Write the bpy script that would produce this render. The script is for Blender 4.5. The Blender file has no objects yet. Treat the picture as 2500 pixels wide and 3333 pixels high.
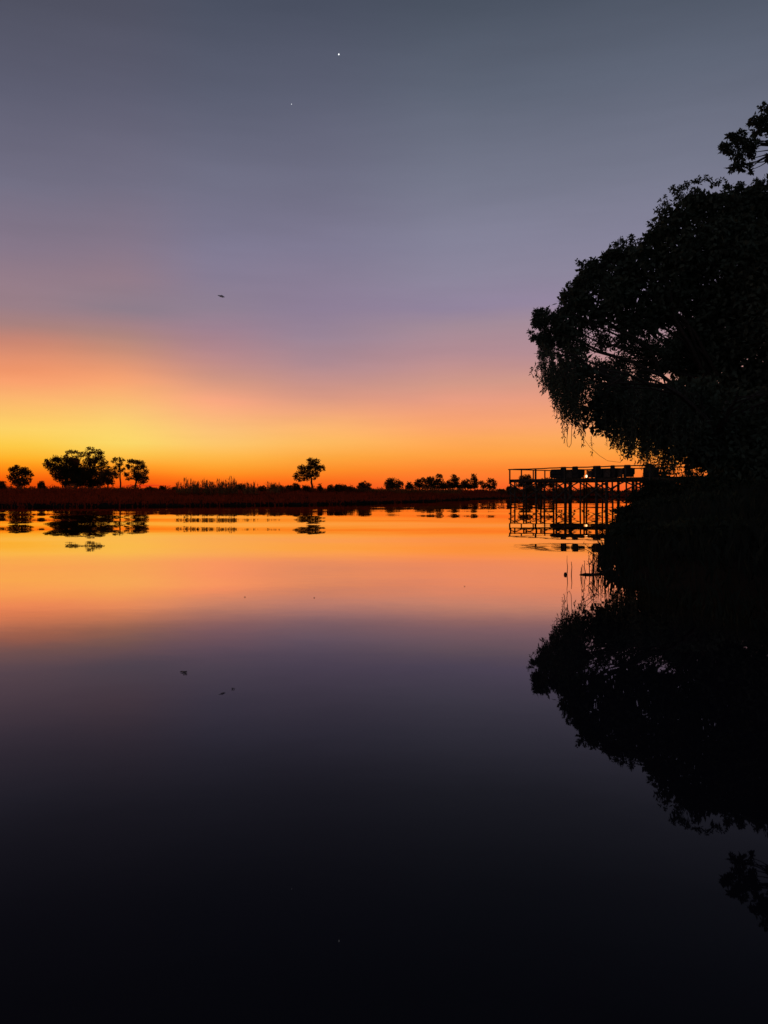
import bpy, math, random
import numpy as np

scene = bpy.context.scene
C = bpy.context.collection

# ------------------------------------------------------------------ camera
EYE = 1.0          # eye height over the water (sitting low in a boat / on the shore)
F = 2505.0         # focal length measured in photograph pixels
HZ = 1602.0        # row of the horizon in the photograph
cam_d = bpy.data.cameras.new("camera")
cam = bpy.data.objects.new("camera", cam_d)
C.objects.link(cam)
cam.location = (0, 0, EYE)
cam.rotation_euler = (math.radians(90), 0, 0)
cam_d.sensor_fit = 'VERTICAL'
cam_d.sensor_height = 36.0
cam_d.sensor_width = 27.0
cam_d.lens = 36.0 * F / 3333.0
cam_d.shift_y = -(1666.5 - HZ) / 3333.0
cam_d.clip_start = 0.05
cam_d.clip_end = 20000
scene.camera = cam
scene.view_settings.view_transform = 'Standard'
scene.view_settings.look = 'None'
scene.view_settings.exposure = 0.0
scene.view_settings.gamma = 1.0

# ------------------------------------------------------------------ sky
def lin(c):
    r = []
    for v in c:
        v = v / 255.0
        r.append(v / 12.92 if v <= 0.04045 else ((v + 0.055) / 1.055) ** 2.4)
    return r

SUN_AZ = math.radians(-23.0)      # where the sun went down, left of the view
W = bpy.data.worlds.new("World")
scene.world = W
W.use_nodes = True
nt = W.node_tree
for n in list(nt.nodes):
    nt.nodes.remove(n)
N = nt.nodes.new
L = nt.links.new

def math_node(tree, op, a, b=None, c=None):
    m = tree.nodes.new('ShaderNodeMath')
    m.operation = op
    for i, v in enumerate((a, b, c)):
        if v is None:
            continue
        if isinstance(v, (int, float)):
            m.inputs[i].default_value = v
        else:
            tree.links.new(v, m.inputs[i])
    return m.outputs[0]

tc = N('ShaderNodeTexCoord')
sep = N('ShaderNodeSeparateXYZ')
L(tc.outputs['Generated'], sep.inputs[0])
elev = math_node(nt, 'ARCSINE', math_node(nt, 'MINIMUM', math_node(nt, 'MAXIMUM', sep.outputs[2], -1.0), 1.0))
azim = math_node(nt, 'ARCTAN2', sep.outputs[0], sep.outputs[1])
# soft unevenness of the evening air: thin high veils bend the colour bands a little
cmb = N('ShaderNodeCombineXYZ')
L(math_node(nt, 'MULTIPLY', azim, 2.6), cmb.inputs[0])
L(math_node(nt, 'MULTIPLY', elev, 7.0), cmb.inputs[1])
nz = N('ShaderNodeTexNoise')
nz.inputs['Scale'].default_value = 1.7
nz.inputs['Detail'].default_value = 2.0
L(cmb.outputs[0], nz.inputs['Vector'])
wob = math_node(nt, 'MULTIPLY', math_node(nt, 'SUBTRACT', nz.outputs['Fac'], 0.5), 0.018)
wob = math_node(nt, 'MULTIPLY', wob, math_node(nt, 'MINIMUM', math_node(nt, 'MULTIPLY', elev, 7.0), 1.0))
dip = math_node(nt, 'SUBTRACT', azim, math.radians(-8.5))     # the orange sinks lower left of the middle
dip = math_node(nt, 'POWER', 2.718, math_node(nt, 'MULTIPLY', math_node(nt, 'MULTIPLY', dip, dip), -90.0))
e2 = math_node(nt, 'ADD', math_node(nt, 'ADD', elev, wob), math_node(nt, 'MULTIPLY', dip, 0.001))
EMAX = math.radians(60)
u = math_node(nt, 'DIVIDE', e2, EMAX)

def el(px, row):
    return math.atan((HZ - row) / F * math.cos(math.atan((px - 1250) / F)))

def ramp(px, stops, zen):
    r = N('ShaderNodeValToRGB')
    r.color_ramp.interpolation = 'B_SPLINE' if False else 'LINEAR'
    pts = [(max(0.0, el(px, row)) / EMAX, lin(c)) for row, c in stops]
    pts.sort(key=lambda t: t[0])
    pts.append((1.0, lin(zen)))
    e = r.color_ramp.elements
    while len(e) < len(pts):
        e.new(1.0)
    for i, (p, c) in enumerate(pts):
        e[i].position = p
        e[i].color = (*c, 1)
    L(u, r.inputs[0])
    return r.outputs[0]

UP = {'l': [(900, (147, 124, 137)), (800, (135, 120, 138)), (600, (114, 111, 131)), (300, (93, 94, 113)), (0, (79, 81, 97))],
      'm': [(900, (134, 124, 147)), (800, (127, 122, 146)), (600, (112, 112, 133)), (300, (91, 95, 114)), (0, (74, 80, 97))],
      'r': [(900, (140, 134, 156)), (800, (133, 131, 153)), (600, (117, 120, 139)), (300, (95, 102, 119)), (0, (74, 82, 97))]}
col_a = ramp(60, [(1602, (214, 55, 8)), (1584, (232, 72, 8)), (1550, (252, 108, 14)), (1515, (254, 150, 24)), (1490, (254, 178, 42)),
                  (1450, (254, 203, 72)), (1400, (254, 211, 101)), (1340, (252, 195, 106)), (1290, (250, 178, 110)), (1240, (249, 161, 110)),
                  (1200, (239, 150, 106)), (1160, (224, 144, 110)), (1110, (199, 134, 116)), (1060, (170, 130, 127)), (1000, (154, 127, 136))] + UP['l'], (42, 45, 58))
col_b = ramp(390, [(1602, (222, 58, 8)), (1584, (238, 76, 10)), (1550, (252, 110, 18)), (1515, (254, 158, 40)), (1480, (254, 198, 76)),
                  (1440, (254, 219, 106)), (1390, (252, 212, 111)), (1340, (248, 196, 115)), (1290, (250, 181, 115)), (1240, (249, 166, 115)),
                  (1200, (232, 155, 116)), (1150, (206, 145, 120)), (1100, (181, 137, 126)), (1050, (164, 130, 134)), (1000, (141, 125, 138))] + UP['l'], (42, 45, 58))
col_c = ramp(700, [(1602, (246, 68, 14)), (1584, (250, 86, 18)), (1555, (253, 122, 26)), (1540, (254, 143, 32)), (1510, (254, 168, 54)), (1480, (254, 185, 76)),
                  (1440, (254, 199, 108)), (1400, (252, 194, 119)), (1350, (252, 180, 125)), (1310, (250, 168, 129)), (1270, (229, 160, 130)),
                  (1230, (208, 150, 132)), (1180, (191, 140, 136)), (1130, (177, 135, 142)), (1060, (157, 129, 145)), (1000, (144, 128, 146))] + UP['m'], (40, 44, 58))
col_d = ramp(1000, [(1602, (248, 72, 18)), (1590, (250, 84, 22)), (1565, (253, 108, 26)), (1530, (254, 142, 40)), (1490, (254, 167, 62)),
                  (1440, (254, 187, 96)), (1390, (252, 182, 112)), (1340, (240, 167, 124)), (1290, (216, 153, 133)), (1240, (196, 145, 139)),
                  (1180, (174, 138, 146)), (1100, (154, 132, 150)), (1000, (143, 128, 152))] + UP['m'], (40, 44, 58))
col_e = ramp(1490, [(1602, (250, 92, 38)), (1590, (252, 100, 40)), (1565, (254, 116, 44)), (1530, (254, 132, 48)), (1480, (254, 160, 66)),
                  (1430, (253, 168, 90)), (1390, (252, 166, 109)), (1350, (244, 161, 118)), (1300, (230, 156, 130)), (1250, (211, 153, 136)),
                  (1200, (195, 146, 143)), (1150, (180, 141, 148)), (1060, (163, 139, 152)), (1000, (147, 133, 158))] + UP['r'], (40, 44, 58))
far = ramp(2500, [(1602, (120, 80, 75)), (1500, (150, 110, 110)), (1300, (140, 120, 138)), (1000, (112, 110, 132)),
                  (600, (84, 88, 104)), (0, (66, 72, 86))], (46, 51, 64))
back = ramp(1250, [(1602, (70, 72, 84)), (1300, (84, 84, 100)), (900, (86, 90, 106)), (0, (72, 80, 94))], (50, 56, 70))

def mixc(fac, a, b):
    m = N('ShaderNodeMix')
    m.data_type = 'RGBA'
    L(fac, m.inputs[0])
    L(a, m.inputs[6])
    L(b, m.inputs[7])
    return m.outputs[2]

def sstep(x, a, b):
    m = N('ShaderNodeMapRange')
    m.interpolation_type = 'SMOOTHSTEP'
    L(x, m.inputs[0])
    m.inputs[1].default_value = a
    m.inputs[2].default_value = b
    return m.outputs[0]

dz = math_node(nt, 'ABSOLUTE', math_node(nt, 'SUBTRACT', azim, SUN_AZ))
dz = math_node(nt, 'MINIMUM', dz, math_node(nt, 'SUBTRACT', 2 * math.pi, dz))
rd = math.radians
col = mixc(sstep(azim, rd(-26), rd(-17)), col_a, col_b)
col = mixc(sstep(azim, rd(-20), rd(-11.5)), col, col_c)
col = mixc(sstep(azim, rd(-13.5), rd(-4.5)), col, col_d)
col = mixc(sstep(azim, rd(-6.5), rd(6.5)), col, col_e)
col = mixc(sstep(dz, rd(42), rd(85)), col, far)
col = mixc(sstep(dz, rd(85), rd(150)), col, back)
# a low thin cloud streak just over the far bank
cl = N('ShaderNodeTexNoise')
cl.inputs['Scale'].default_value = 1.0
cl.inputs['Detail'].default_value = 3.0
cm2 = N('ShaderNodeCombineXYZ')
L(math_node(nt, 'MULTIPLY', azim, 14.0), cm2.inputs[0])
L(math_node(nt, 'MULTIPLY', elev, 420.0), cm2.inputs[1])
L(cm2.outputs[0], cl.inputs['Vector'])
stre = sstep(cl.outputs['Fac'], 0.5, 0.68)
band = math_node(nt, 'MULTIPLY', sstep(elev, rd(0.15), rd(0.45)), math_node(nt, 'SUBTRACT', 1.0, sstep(elev, rd(0.5), rd(0.95))))
sa = math_node(nt, 'ABSOLUTE', math_node(nt, 'SUBTRACT', azim, rd(-16.5)))
band = math_node(nt, 'MULTIPLY', band, math_node(nt, 'SUBTRACT', 1.0, sstep(sa, rd(1.0), rd(4.5))))
red = N('ShaderNodeRGB')
red.outputs[0].default_value = (*lin((214, 44, 26)), 1)
col = mixc(math_node(nt, 'MULTIPLY', math_node(nt, 'MULTIPLY', stre, band), 0.75), col, red.outputs[0])
veil = N('ShaderNodeTexNoise')
veil.inputs['Scale'].default_value = 1.0
veil.inputs['Detail'].default_value = 5.0
veil.inputs['Roughness'].default_value = .6
cm3 = N('ShaderNodeCombineXYZ')
L(math_node(nt, 'MULTIPLY', azim, 3.2), cm3.inputs[0])
L(math_node(nt, 'MULTIPLY', elev, 24.0), cm3.inputs[1])
L(cm3.outputs[0], veil.inputs['Vector'])
vf = math_node(nt, 'ADD', math_node(nt, 'MULTIPLY', math_node(nt, 'SUBTRACT', veil.outputs['Fac'], .5), .16), 1.0)
vs_ = N('ShaderNodeVectorMath')
vs_.operation = 'SCALE'
L(col, vs_.inputs[0])
L(vf, vs_.inputs['Scale'])
col = vs_.outputs[0]
bg = N('ShaderNodeBackground')
bg.inputs['Strength'].default_value = 1.0
L(col, bg.inputs['Color'])
wo = N('ShaderNodeOutputWorld')
L(bg.outputs[0], wo.inputs['Surface'])

# the sun itself, two degrees under the horizon: it lights nothing directly any more
sd = bpy.data.lights.new("sun", 'SUN')
sd.energy = 0.3
sd.angle = math.radians(0.5)
sd.color = (1.0, 0.55, 0.28)
sun = bpy.data.objects.new("sun", sd)
C.objects.link(sun)
sun.location = (-40, 90, 30)
sun.rotation_euler = (math.radians(92), 0, math.radians(180) - SUN_AZ)

# ------------------------------------------------------------------ helpers
def X(px, Y): return (px - 1250.0) / F * Y
def Z(py, Y): return EYE + (HZ - py) / F * Y
def P(px, py, Y): return np.array((X(px, Y), Y, Z(py, Y)))

def tag(o, label=None, cat=None, group=None, kind=None):
    if label: o['label'] = label
    if cat: o['category'] = cat
    if group: o['group'] = group
    if kind: o['kind'] = kind
    return o

def empty(name, loc, label, cat, group=None, rz=0.0):
    o = bpy.data.objects.new(name, None)
    o.empty_display_size = 0.2
    o.location = tuple(float(v) for v in loc)
    o.rotation_euler = (0, 0, rz)
    C.objects.link(o)
    return tag(o, label, cat, group)

class MB:
    """collects verts and faces, links them as one mesh object"""
    def __init__(self):
        self.v, self.f, self.n = [], [], 0
    def add(self, v, f):
        v = np.asarray(v, float).reshape(-1, 3)
        self.v.append(v)
        for q in f:
            self.f.append(tuple(int(i) + self.n for i in q))
        self.n += len(v)
    def box(self, c, s, rz=0.0, taper=1.0, bev=0.0):
        hx, hy, hz = s[0] / 2, s[1] / 2, s[2] / 2
        b = min(bev, hx * .8, hy * .8, hz * .8)
        if b > 0:
            rings = []
            for z, ins in ((-hz, b), (-hz + b, 0), (hz - b, 0), (hz, b)):
                k = hx - ins, hy - ins
                t = taper if z > 0 else 1.0
                e = b
                rings.append([(-k[0] * t + (e if ins == 0 else 0), -k[1] * t, z), (k[0] * t - (e if ins == 0 else 0), -k[1] * t, z),
                              (k[0] * t, -k[1] * t + (e if ins == 0 else 0), z), (k[0] * t, k[1] * t - (e if ins == 0 else 0), z),
                              (k[0] * t - (e if ins == 0 else 0), k[1] * t, z), (-k[0] * t + (e if ins == 0 else 0), k[1] * t, z),
                              (-k[0] * t, k[1] * t - (e if ins == 0 else 0), z), (-k[0] * t, -k[1] * t + (e if ins == 0 else 0), z)])
            v = np.array([p for r in rings for p in r])
            f = []
            for r in range(3):
                for i in range(8):
                    j = (i + 1) % 8
                    f.append((r * 8 + i, r * 8 + j, r * 8 + 8 + j, r * 8 + 8 + i))
            f.append(tuple(range(7, -1, -1)))
            f.append(tuple(24 + i for i in range(8)))
        else:
            v = np.array([(x * (taper if z > 0 else 1), y * (taper if z > 0 else 1), z) for z in (-hz, hz) for x, y in ((-hx, -hy), (hx, -hy), (hx, hy), (-hx, hy))])
            f = [(3, 2, 1, 0), (4, 5, 6, 7), (0, 1, 5, 4), (1, 2, 6, 5), (2, 3, 7, 6), (3, 0, 4, 7)]
        cz, sz = math.cos(rz), math.sin(rz)
        w = v.copy()
        w[:, 0] = v[:, 0] * cz - v[:, 1] * sz + c[0]
        w[:, 1] = v[:, 0] * sz + v[:, 1] * cz + c[1]
        w[:, 2] = v[:, 2] + c[2]
        self.add(w, f)
        return self
    def tube(self, pts, rad, seg=6):
        pts = [np.asarray(p, float) for p in pts]
        n = len(pts)
        vs, fs = [], []
        for i, p in enumerate(pts):
            d = pts[min(i + 1, n - 1)] - pts[max(i - 1, 0)]
            d = d / (np.linalg.norm(d) + 1e-9)
            a = np.cross(d, (0, 1, 0) if abs(d[1]) < .9 else (1, 0, 0))
            a /= np.linalg.norm(a) + 1e-9
            b = np.cross(d, a)
            r = rad[i] if hasattr(rad, '__len__') else rad
            for k in range(seg):
                t = 2 * math.pi * k / seg
                vs.append(p + r * (math.cos(t) * a + math.sin(t) * b))
        for i in range(n - 1):
            for k in range(seg):
                j = (k + 1) % seg
                fs.append((i * seg + k, i * seg + j, (i + 1) * seg + j, (i + 1) * seg + k))
        fs.append(tuple(range(seg - 1, -1, -1)))
        fs.append(tuple((n - 1) * seg + k for k in range(seg)))
        self.add(vs, fs)
        return self
    def lathe(self, prof, c=(0, 0, 0), seg=14):
        vs, fs = [], []
        for r, z in prof:
            for k in range(seg):
                t = 2 * math.pi * k / seg
                vs.append((c[0] + r * math.cos(t), c[1] + r * math.sin(t), c[2] + z))
        for i in range(len(prof) - 1):
            for k in range(seg):
                j = (k + 1) % seg
                fs.append((i * seg + k, i * seg + j, (i + 1) * seg + j, (i + 1) * seg + k))
        fs.append(tuple(range(seg - 1, -1, -1)))
        fs.append(tuple((len(prof) - 1) * seg + k for k in range(seg)))
        self.add(vs, fs)
        return self
    def build(self, name, mat, parent=None, smooth=False):
        v = np.concatenate(self.v)
        if parent is not None:
            v = v - np.array(parent_origin(parent))
        me = bpy.data.meshes.new(name)
        me.from_pydata(v.tolist(), [], self.f)
        me.update()
        if smooth:
            me.polygons.foreach_set('use_smooth', [True] * len(me.polygons))
        me.materials.append(mat)
        o = bpy.data.objects.new(name, me)
        C.objects.link(o)
        if parent is not None:
            o.parent = parent
        return o

def parent_origin(p):
    x = np.zeros(3)
    while p is not None:
        x += np.array(p.location)
        p = p.parent
    return x

def quads(name, V, mat, parent=None):
    """V: (n,4,3) leaf corners -> one mesh object"""
    V = np.asarray(V, np.float32)
    if parent is not None:
        V = V - parent_origin(parent).astype(np.float32)
    n = len(V)
    me = bpy.data.meshes.new(name)
    me.vertices.add(n * 4)
    me.vertices.foreach_set('co', V.reshape(-1))
    me.loops.add(n * 4)
    me.loops.foreach_set('vertex_index', np.arange(n * 4, dtype=np.int32))
    me.polygons.add(n)
    me.polygons.foreach_set('loop_start', np.arange(0, n * 4, 4, dtype=np.int32))
    me.update(calc_edges=True)
    me.materials.append(mat)
    o = bpy.data.objects.new(name, me)
    C.objects.link(o)
    if parent is not None:
        o.parent = parent
    return o

def unit(a):
    return a / (np.linalg.norm(a, axis=-1, keepdims=True) + 1e-9)

def leaf_quads(rng, p, d, ln, wd):
    """rhombic leaves from points p along directions d"""
    n = len(p)
    s = unit(np.cross(d, rng.normal(size=(n, 3))))
    ln = np.asarray(ln).reshape(-1, 1)
    wd = np.asarray(wd).reshape(-1, 1)
    a = p
    b = p + d * ln * .45 + s * wd * .5
    c = p + d * ln
    e = p + d * ln * .45 - s * wd * .5
    return np.stack([a, b, c, e], 1)

def ball(rng, n):
    v = unit(rng.normal(size=(n, 3)))
    return v * (rng.random((n, 1)) ** (1 / 3.0))

# ------------------------------------------------------------------ materials
def new_mat(name):
    m = bpy.data.materials.new(name)
    m.use_nodes = True
    t = m.node_tree
    for n in list(t.nodes):
        t.nodes.remove(n)
    out = t.nodes.new('ShaderNodeOutputMaterial')
    return m, t, out

def noise_color(t, c1, c2, scale, detail=3.0, coord='Object'):
    tcn = t.nodes.new('ShaderNodeTexCoord')
    nn = t.nodes.new('ShaderNodeTexNoise')
    nn.inputs['Scale'].default_value = scale
    nn.inputs['Detail'].default_value = detail
    t.links.new(tcn.outputs[coord], nn.inputs['Vector'])
    r = t.nodes.new('ShaderNodeValToRGB')
    r.color_ramp.elements[0].position = 0.35
    r.color_ramp.elements[1].position = 0.68
    r.color_ramp.elements[0].color = (*c1, 1)
    r.color_ramp.elements[1].color = (*c2, 1)
    t.links.new(nn.outputs['Fac'], r.inputs[0])
    return r.outputs[0], nn

def solid(name, c1, c2, scale=3.0, rough=0.8, metal=0.0, bump=0.0, spec=0.1):
    m, t, out = new_mat(name)
    b = t.nodes.new('ShaderNodeBsdfPrincipled')
    c, nn = noise_color(t, c1, c2, scale)
    t.links.new(c, b.inputs['Base Color'])
    b.inputs['Roughness'].default_value = rough
    b.inputs['Metallic'].default_value = metal
    b.inputs['Specular IOR Level'].default_value = spec
    if bump:
        bp = t.nodes.new('ShaderNodeBump')
        bp.inputs['Strength'].default_value = bump
        bp.inputs['Distance'].default_value = 0.02
        t.links.new(nn.outputs['Fac'], bp.inputs['Height'])
        t.links.new(bp.outputs[0], b.inputs['Normal'])
    t.links.new(b.outputs[0], out.inputs[0])
    return m

def foliage(name, c1, c2, trans, tf=0.35, scale=1.5):
    m, t, out = new_mat(name)
    c, _ = noise_color(t, c1, c2, scale)
    d = t.nodes.new('ShaderNodeBsdfDiffuse')
    t.links.new(c, d.inputs[0])
    tr = t.nodes.new('ShaderNodeBsdfTranslucent')
    tr.inputs[0].default_value = (*trans, 1)
    mx = t.nodes.new('ShaderNodeMixShader')
    mx.inputs[0].default_value = tf
    t.links.new(d.outputs[0], mx.inputs[1])
    t.links.new(tr.outputs[0], mx.inputs[2])
    t.links.new(mx.outputs[0], out.inputs[0])
    return m

M_leaf = foliage('tree_leaf', (.07, .085, .055), (.10, .12, .08), (.07, .08, .03), .15)
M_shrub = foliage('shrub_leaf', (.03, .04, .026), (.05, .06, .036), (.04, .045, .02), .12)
M_far = foliage('savanna_leaf', (.045, .05, .02), (.075, .075, .03), (.36, .11, .03), .5, .6)
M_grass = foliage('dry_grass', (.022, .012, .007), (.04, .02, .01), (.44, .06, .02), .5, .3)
M_reed = foliage('reed_stem', (.12, .09, .04), (.20, .14, .06), (.40, .20, .07), .5, 2.0)
M_wgrass = foliage('bank_grass_blade', (.022, .028, .022), (.035, .042, .03), (.03, .035, .025), .2, 3.0)
M_bark = solid('bark', (.035, .026, .02), (.075, .058, .045), 9.0, .9, bump=.6)
M_wood = solid('weathered_wood', (.05, .04, .032), (.11, .09, .07), 7.0, .8, bump=.4)
M_fabric = solid('dark_canvas', (.028, .026, .026), (.045, .042, .04), 40.0, .95)
M_metal = solid('blackened_metal', (.03, .03, .03), (.05, .05, .05), 20.0, .45, 1.0)
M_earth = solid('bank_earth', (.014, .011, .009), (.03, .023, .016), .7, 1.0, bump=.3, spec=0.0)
M_bird = solid('bird_feather', (.5, .46, .46), (.6, .56, .56), 12.0, .8)
M_dead = solid('dead_branch', (.05, .04, .03), (.10, .08, .06), 14.0, .85, bump=.5)
M_lily = solid('floating_leaf', (.03, .035, .015), (.05, .05, .02), 30.0, .6)

def emit(name, c, s):
    m, t, out = new_mat(name)
    e = t.nodes.new('ShaderNodeEmission')
    e.inputs[0].default_value = (*c, 1)
    e.inputs[1].default_value = s
    t.links.new(e.outputs[0], out.inputs[0])
    return m
M_star = emit('star_light', (.95, .97, 1.0), 1.6)
M_bulb = emit('lamp_glow', (1.0, .72, .42), 2.2)

def water_material():
    m, t, out = new_mat('still_river_water')
    g = t.nodes.new('ShaderNodeNewGeometry')
    def slope(sx, sy, scale, amp, detail, rot=0.0):
        mp = t.nodes.new('ShaderNodeMapping')
        mp.inputs['Scale'].default_value = (sx, sy, 1)
        mp.inputs['Rotation'].default_value = (0, 0, rot)
        t.links.new(g.outputs['Position'], mp.inputs['Vector'])
        n = t.nodes.new('ShaderNodeTexNoise')
        n.inputs['Scale'].default_value = scale
        n.inputs['Detail'].default_value = detail
        n.inputs['Roughness'].default_value = .45
        t.links.new(mp.outputs[0], n.inputs['Vector'])
        s = t.nodes.new('ShaderNodeVectorMath')
        s.operation = 'SUBTRACT'
        t.links.new(n.outputs['Color'], s.inputs[0])
        s.inputs[1].default_value = (.5, .5, .5)
        k = t.nodes.new('ShaderNodeVectorMath')
        k.operation = 'MULTIPLY'
        t.links.new(s.outputs[0], k.inputs[0])
        k.inputs[1].default_value = (amp * .25, amp, 0)
        return k.outputs[0]
    # long low swell and a fine shiver, crests across the view
    s1 = slope(.06, .16, 1.0, .020, 0.0)
    s2 = slope(.25, .9, 1.0, .0085, 1.0, .1)
    s3 = slope(5.0, 12.0, 1.0, .0042, 1.0, -.15)
    def add(a, b):
        v = t.nodes.new('ShaderNodeVectorMath')
        v.operation = 'ADD'
        t.links.new(a, v.inputs[0])
        t.links.new(b, v.inputs[1])
        return v.outputs[0]
    # the wash of a far boat: a regular low swell, a few millimetres high, dying out towards the far bank
    sp = t.nodes.new('ShaderNodeSeparateXYZ')
    t.links.new(g.outputs['Position'], sp.inputs[0])
    ph = math_node(t, 'ADD', math_node(t, 'MULTIPLY', sp.outputs[1], 2 * math.pi / 6.6), math_node(t, 'MULTIPLY', sp.outputs[0], .10))
    wn = t.nodes.new('ShaderNodeTexNoise')          # the crests are not ruler straight
    wn.inputs['Scale'].default_value = .22
    wn.inputs['Detail'].default_value = 2.0
    t.links.new(g.outputs['Position'], wn.inputs['Vector'])
    far_ = t.nodes.new('ShaderNodeMapRange')
    t.links.new(sp.outputs[1], far_.inputs[0])
    far_.inputs[1].default_value, far_.inputs[2].default_value = 9, 22
    far_.inputs[3].default_value, far_.inputs[4].default_value = 1.2, 5.0
    ph = math_node(t, 'ADD', ph, math_node(t, 'MULTIPLY', math_node(t, 'SUBTRACT', wn.outputs['Fac'], .5), far_.outputs[0]))
    wv = math_node(t, 'SINE', math_node(t, 'ADD', ph, math.pi / 2 - 2 * math.pi / 6.6 * 7.0))
    am = t.nodes.new('ShaderNodeMapRange')
    t.links.new(sp.outputs[1], am.inputs[0])
    am.inputs[1].default_value, am.inputs[2].default_value = 7, 13
    am.inputs[3].default_value, am.inputs[4].default_value = .0054, .0084
    a2 = t.nodes.new('ShaderNodeMapRange')
    t.links.new(sp.outputs[1], a2.inputs[0])
    a2.inputs[1].default_value, a2.inputs[2].default_value = 14, 32
    a2.inputs[3].default_value, a2.inputs[4].default_value = 1.0, .17
    cw = t.nodes.new('ShaderNodeCombineXYZ')
    t.links.new(math_node(t, 'MULTIPLY', math_node(t, 'MULTIPLY', wv, am.outputs[0]), a2.outputs[0]), cw.inputs[1])
    s = add(add(add(s1, s2), s3), cw.outputs[0])
    up = t.nodes.new('ShaderNodeVectorMath')
    up.operation = 'ADD'
    t.links.new(s, up.inputs[0])
    up.inputs[1].default_value = (0, 0, 1)
    no = t.nodes.new('ShaderNodeVectorMath')
    no.operation = 'NORMALIZE'
    t.links.new(up.outputs[0], no.inputs[0])
    nrm = no.outputs[0]
    fr = t.nodes.new('ShaderNodeFresnel')
    fr.inputs['IOR'].default_value = 1.333
    t.links.new(nrm, fr.inputs['Normal'])
    fc = t.nodes.new('ShaderNodeFloatCurve')
    cv = fc.mapping.curves[0]
    pts = [(0, 0), (.06, .02), (.08, .028), (.118, .055), (.19, .138), (.28, .285), (.365, .53), (.43, .86), (.5, .97), (.6, .98), (1, 1)]
    while len(cv.points) < len(pts):
        cv.points.new(.5, .5)
    for p, q in zip(cv.points, pts):
        p.location = q
        p.handle_type = 'VECTOR'
    fc.mapping.update()
    t.links.new(fr.outputs[0], fc.inputs['Value'])
    gl = t.nodes.new('ShaderNodeBsdfGlossy')
    gl.inputs['Roughness'].default_value = .012
    tint = t.nodes.new('ShaderNodeValToRGB')      # painted reflection tint: sunset warmth at grazing angles, faint plum when steeper
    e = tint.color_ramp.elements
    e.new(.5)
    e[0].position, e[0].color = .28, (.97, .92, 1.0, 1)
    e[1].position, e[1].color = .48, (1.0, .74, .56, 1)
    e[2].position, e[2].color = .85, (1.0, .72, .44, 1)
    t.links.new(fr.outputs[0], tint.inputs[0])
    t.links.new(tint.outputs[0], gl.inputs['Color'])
    t.links.new(nrm, gl.inputs['Normal'])
    df = t.nodes.new('ShaderNodeBsdfDiffuse')
    df.inputs[0].default_value = (.010, .009, .013, 1)
    mx = t.nodes.new('ShaderNodeMixShader')
    t.links.new(fc.outputs[0], mx.inputs[0])
    t.links.new(df.outputs[0], mx.inputs[1])
    t.links.new(gl.outputs[0], mx.inputs[2])
    t.links.new(mx.outputs[0], out.inputs[0])
    return m
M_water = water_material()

# ------------------------------------------------------------------ setting: water and banks
mb = MB()
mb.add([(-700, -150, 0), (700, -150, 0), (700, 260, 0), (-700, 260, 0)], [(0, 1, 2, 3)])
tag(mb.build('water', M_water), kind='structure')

rng = np.random.default_rng(11)
SH = [(-2500, 34), (-600, 45), (0, 51), (500, 54), (1000, 60), (1200, 68), (1400, 81), (1600, 115), (1700, 138), (2000, 150), (2600, 155), (4200, 160)]
def shore_Y(px):
    return float(np.interp(px, [a for a, b in SH], [b for a, b in SH]))

def smooth_noise(x, y, seed=0):
    return (math.sin(x * 1.3 + seed) * math.cos(y * .9 - seed * 2) + .5 * math.sin(x * 3.1 - y * 2.3 + seed) + .3 * math.sin(x * 6.7 + y * 5.1))

def far_height(x, y, sy):
    t = y - sy
    h = -.25 + .42 * min(1, max(0, (t + 1.0) / 2.5))
    h += .68 * min(1, max(0, (t - 3) / 34.0))
    if t > 2:
        h += .07 * smooth_noise(x * .25, y * .25, 1)
    if t > 300:
        h += .6 * min(1, (t - 300) / 600)
    return h

mb = MB()
pxs = list(np.linspace(-2500, 4200, 300))
offs = [-1.5, -.5, 0, .5, 1.2, 2, 4, 7, 10, 14, 18, 22, 26, 30, 34, 38, 44, 52, 62, 80, 110, 160, 240, 400, 800, 2000, 6000]
vs = []
for px in pxs:
    sy = shore_Y(px)
    jag = .5 * math.sin(px * .031) + .35 * math.sin(px * .083 + 1) + .2 * math.sin(px * .21)
    for o in offs:
        y = sy + o + jag * (1 if o < 8 else 0)
        x = X(px, y)
        vs.append((x, y, far_height(x, y, sy + (jag if o < 8 else 0))))
no_ = len(offs)
fs = [(i * no_ + j, (i + 1) * no_ + j, (i + 1) * no_ + j + 1, i * no_ + j + 1) for i in range(len(pxs) - 1) for j in range(no_ - 1)]
mb.add(vs, fs)
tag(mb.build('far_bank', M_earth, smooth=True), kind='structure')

# right bank running away from the camera beside the boat
RB = [(-60, 14), (-10, 7), (0, 4.6), (3, 3.2), (6, 2.75), (9, 2.68), (11, 3.2), (16, 4.75), (25, 7.7), (35, 11.1), (50, 16.6), (65, 24), (80, 32), (105, 42), (140, 62)]
def edge_X(y):
    return float(np.interp(y, [a for a, b in RB], [b for a, b in RB]))
def right_height(x, y):
    t = x - edge_X(y)
    h = -.25 + .45 * min(1, max(0, (t + .35) / .9)) + .55 * min(1, max(0, (t - .6) / 5.0))
    if t > .5:
        h += .06 * smooth_noise(x * .9, y * .9, 2)
    return h
mb = MB()
ys = list(np.concatenate([np.linspace(-60, 0, 12), np.linspace(.5, 40, 100), np.linspace(41, 140, 70)]))
offs = [-.5, -.2, 0, .15, .35, .6, 1, 1.6, 2.4, 3.5, 5, 7, 10, 14, 20, 30, 50, 90, 200, 420]
vs = []
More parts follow.
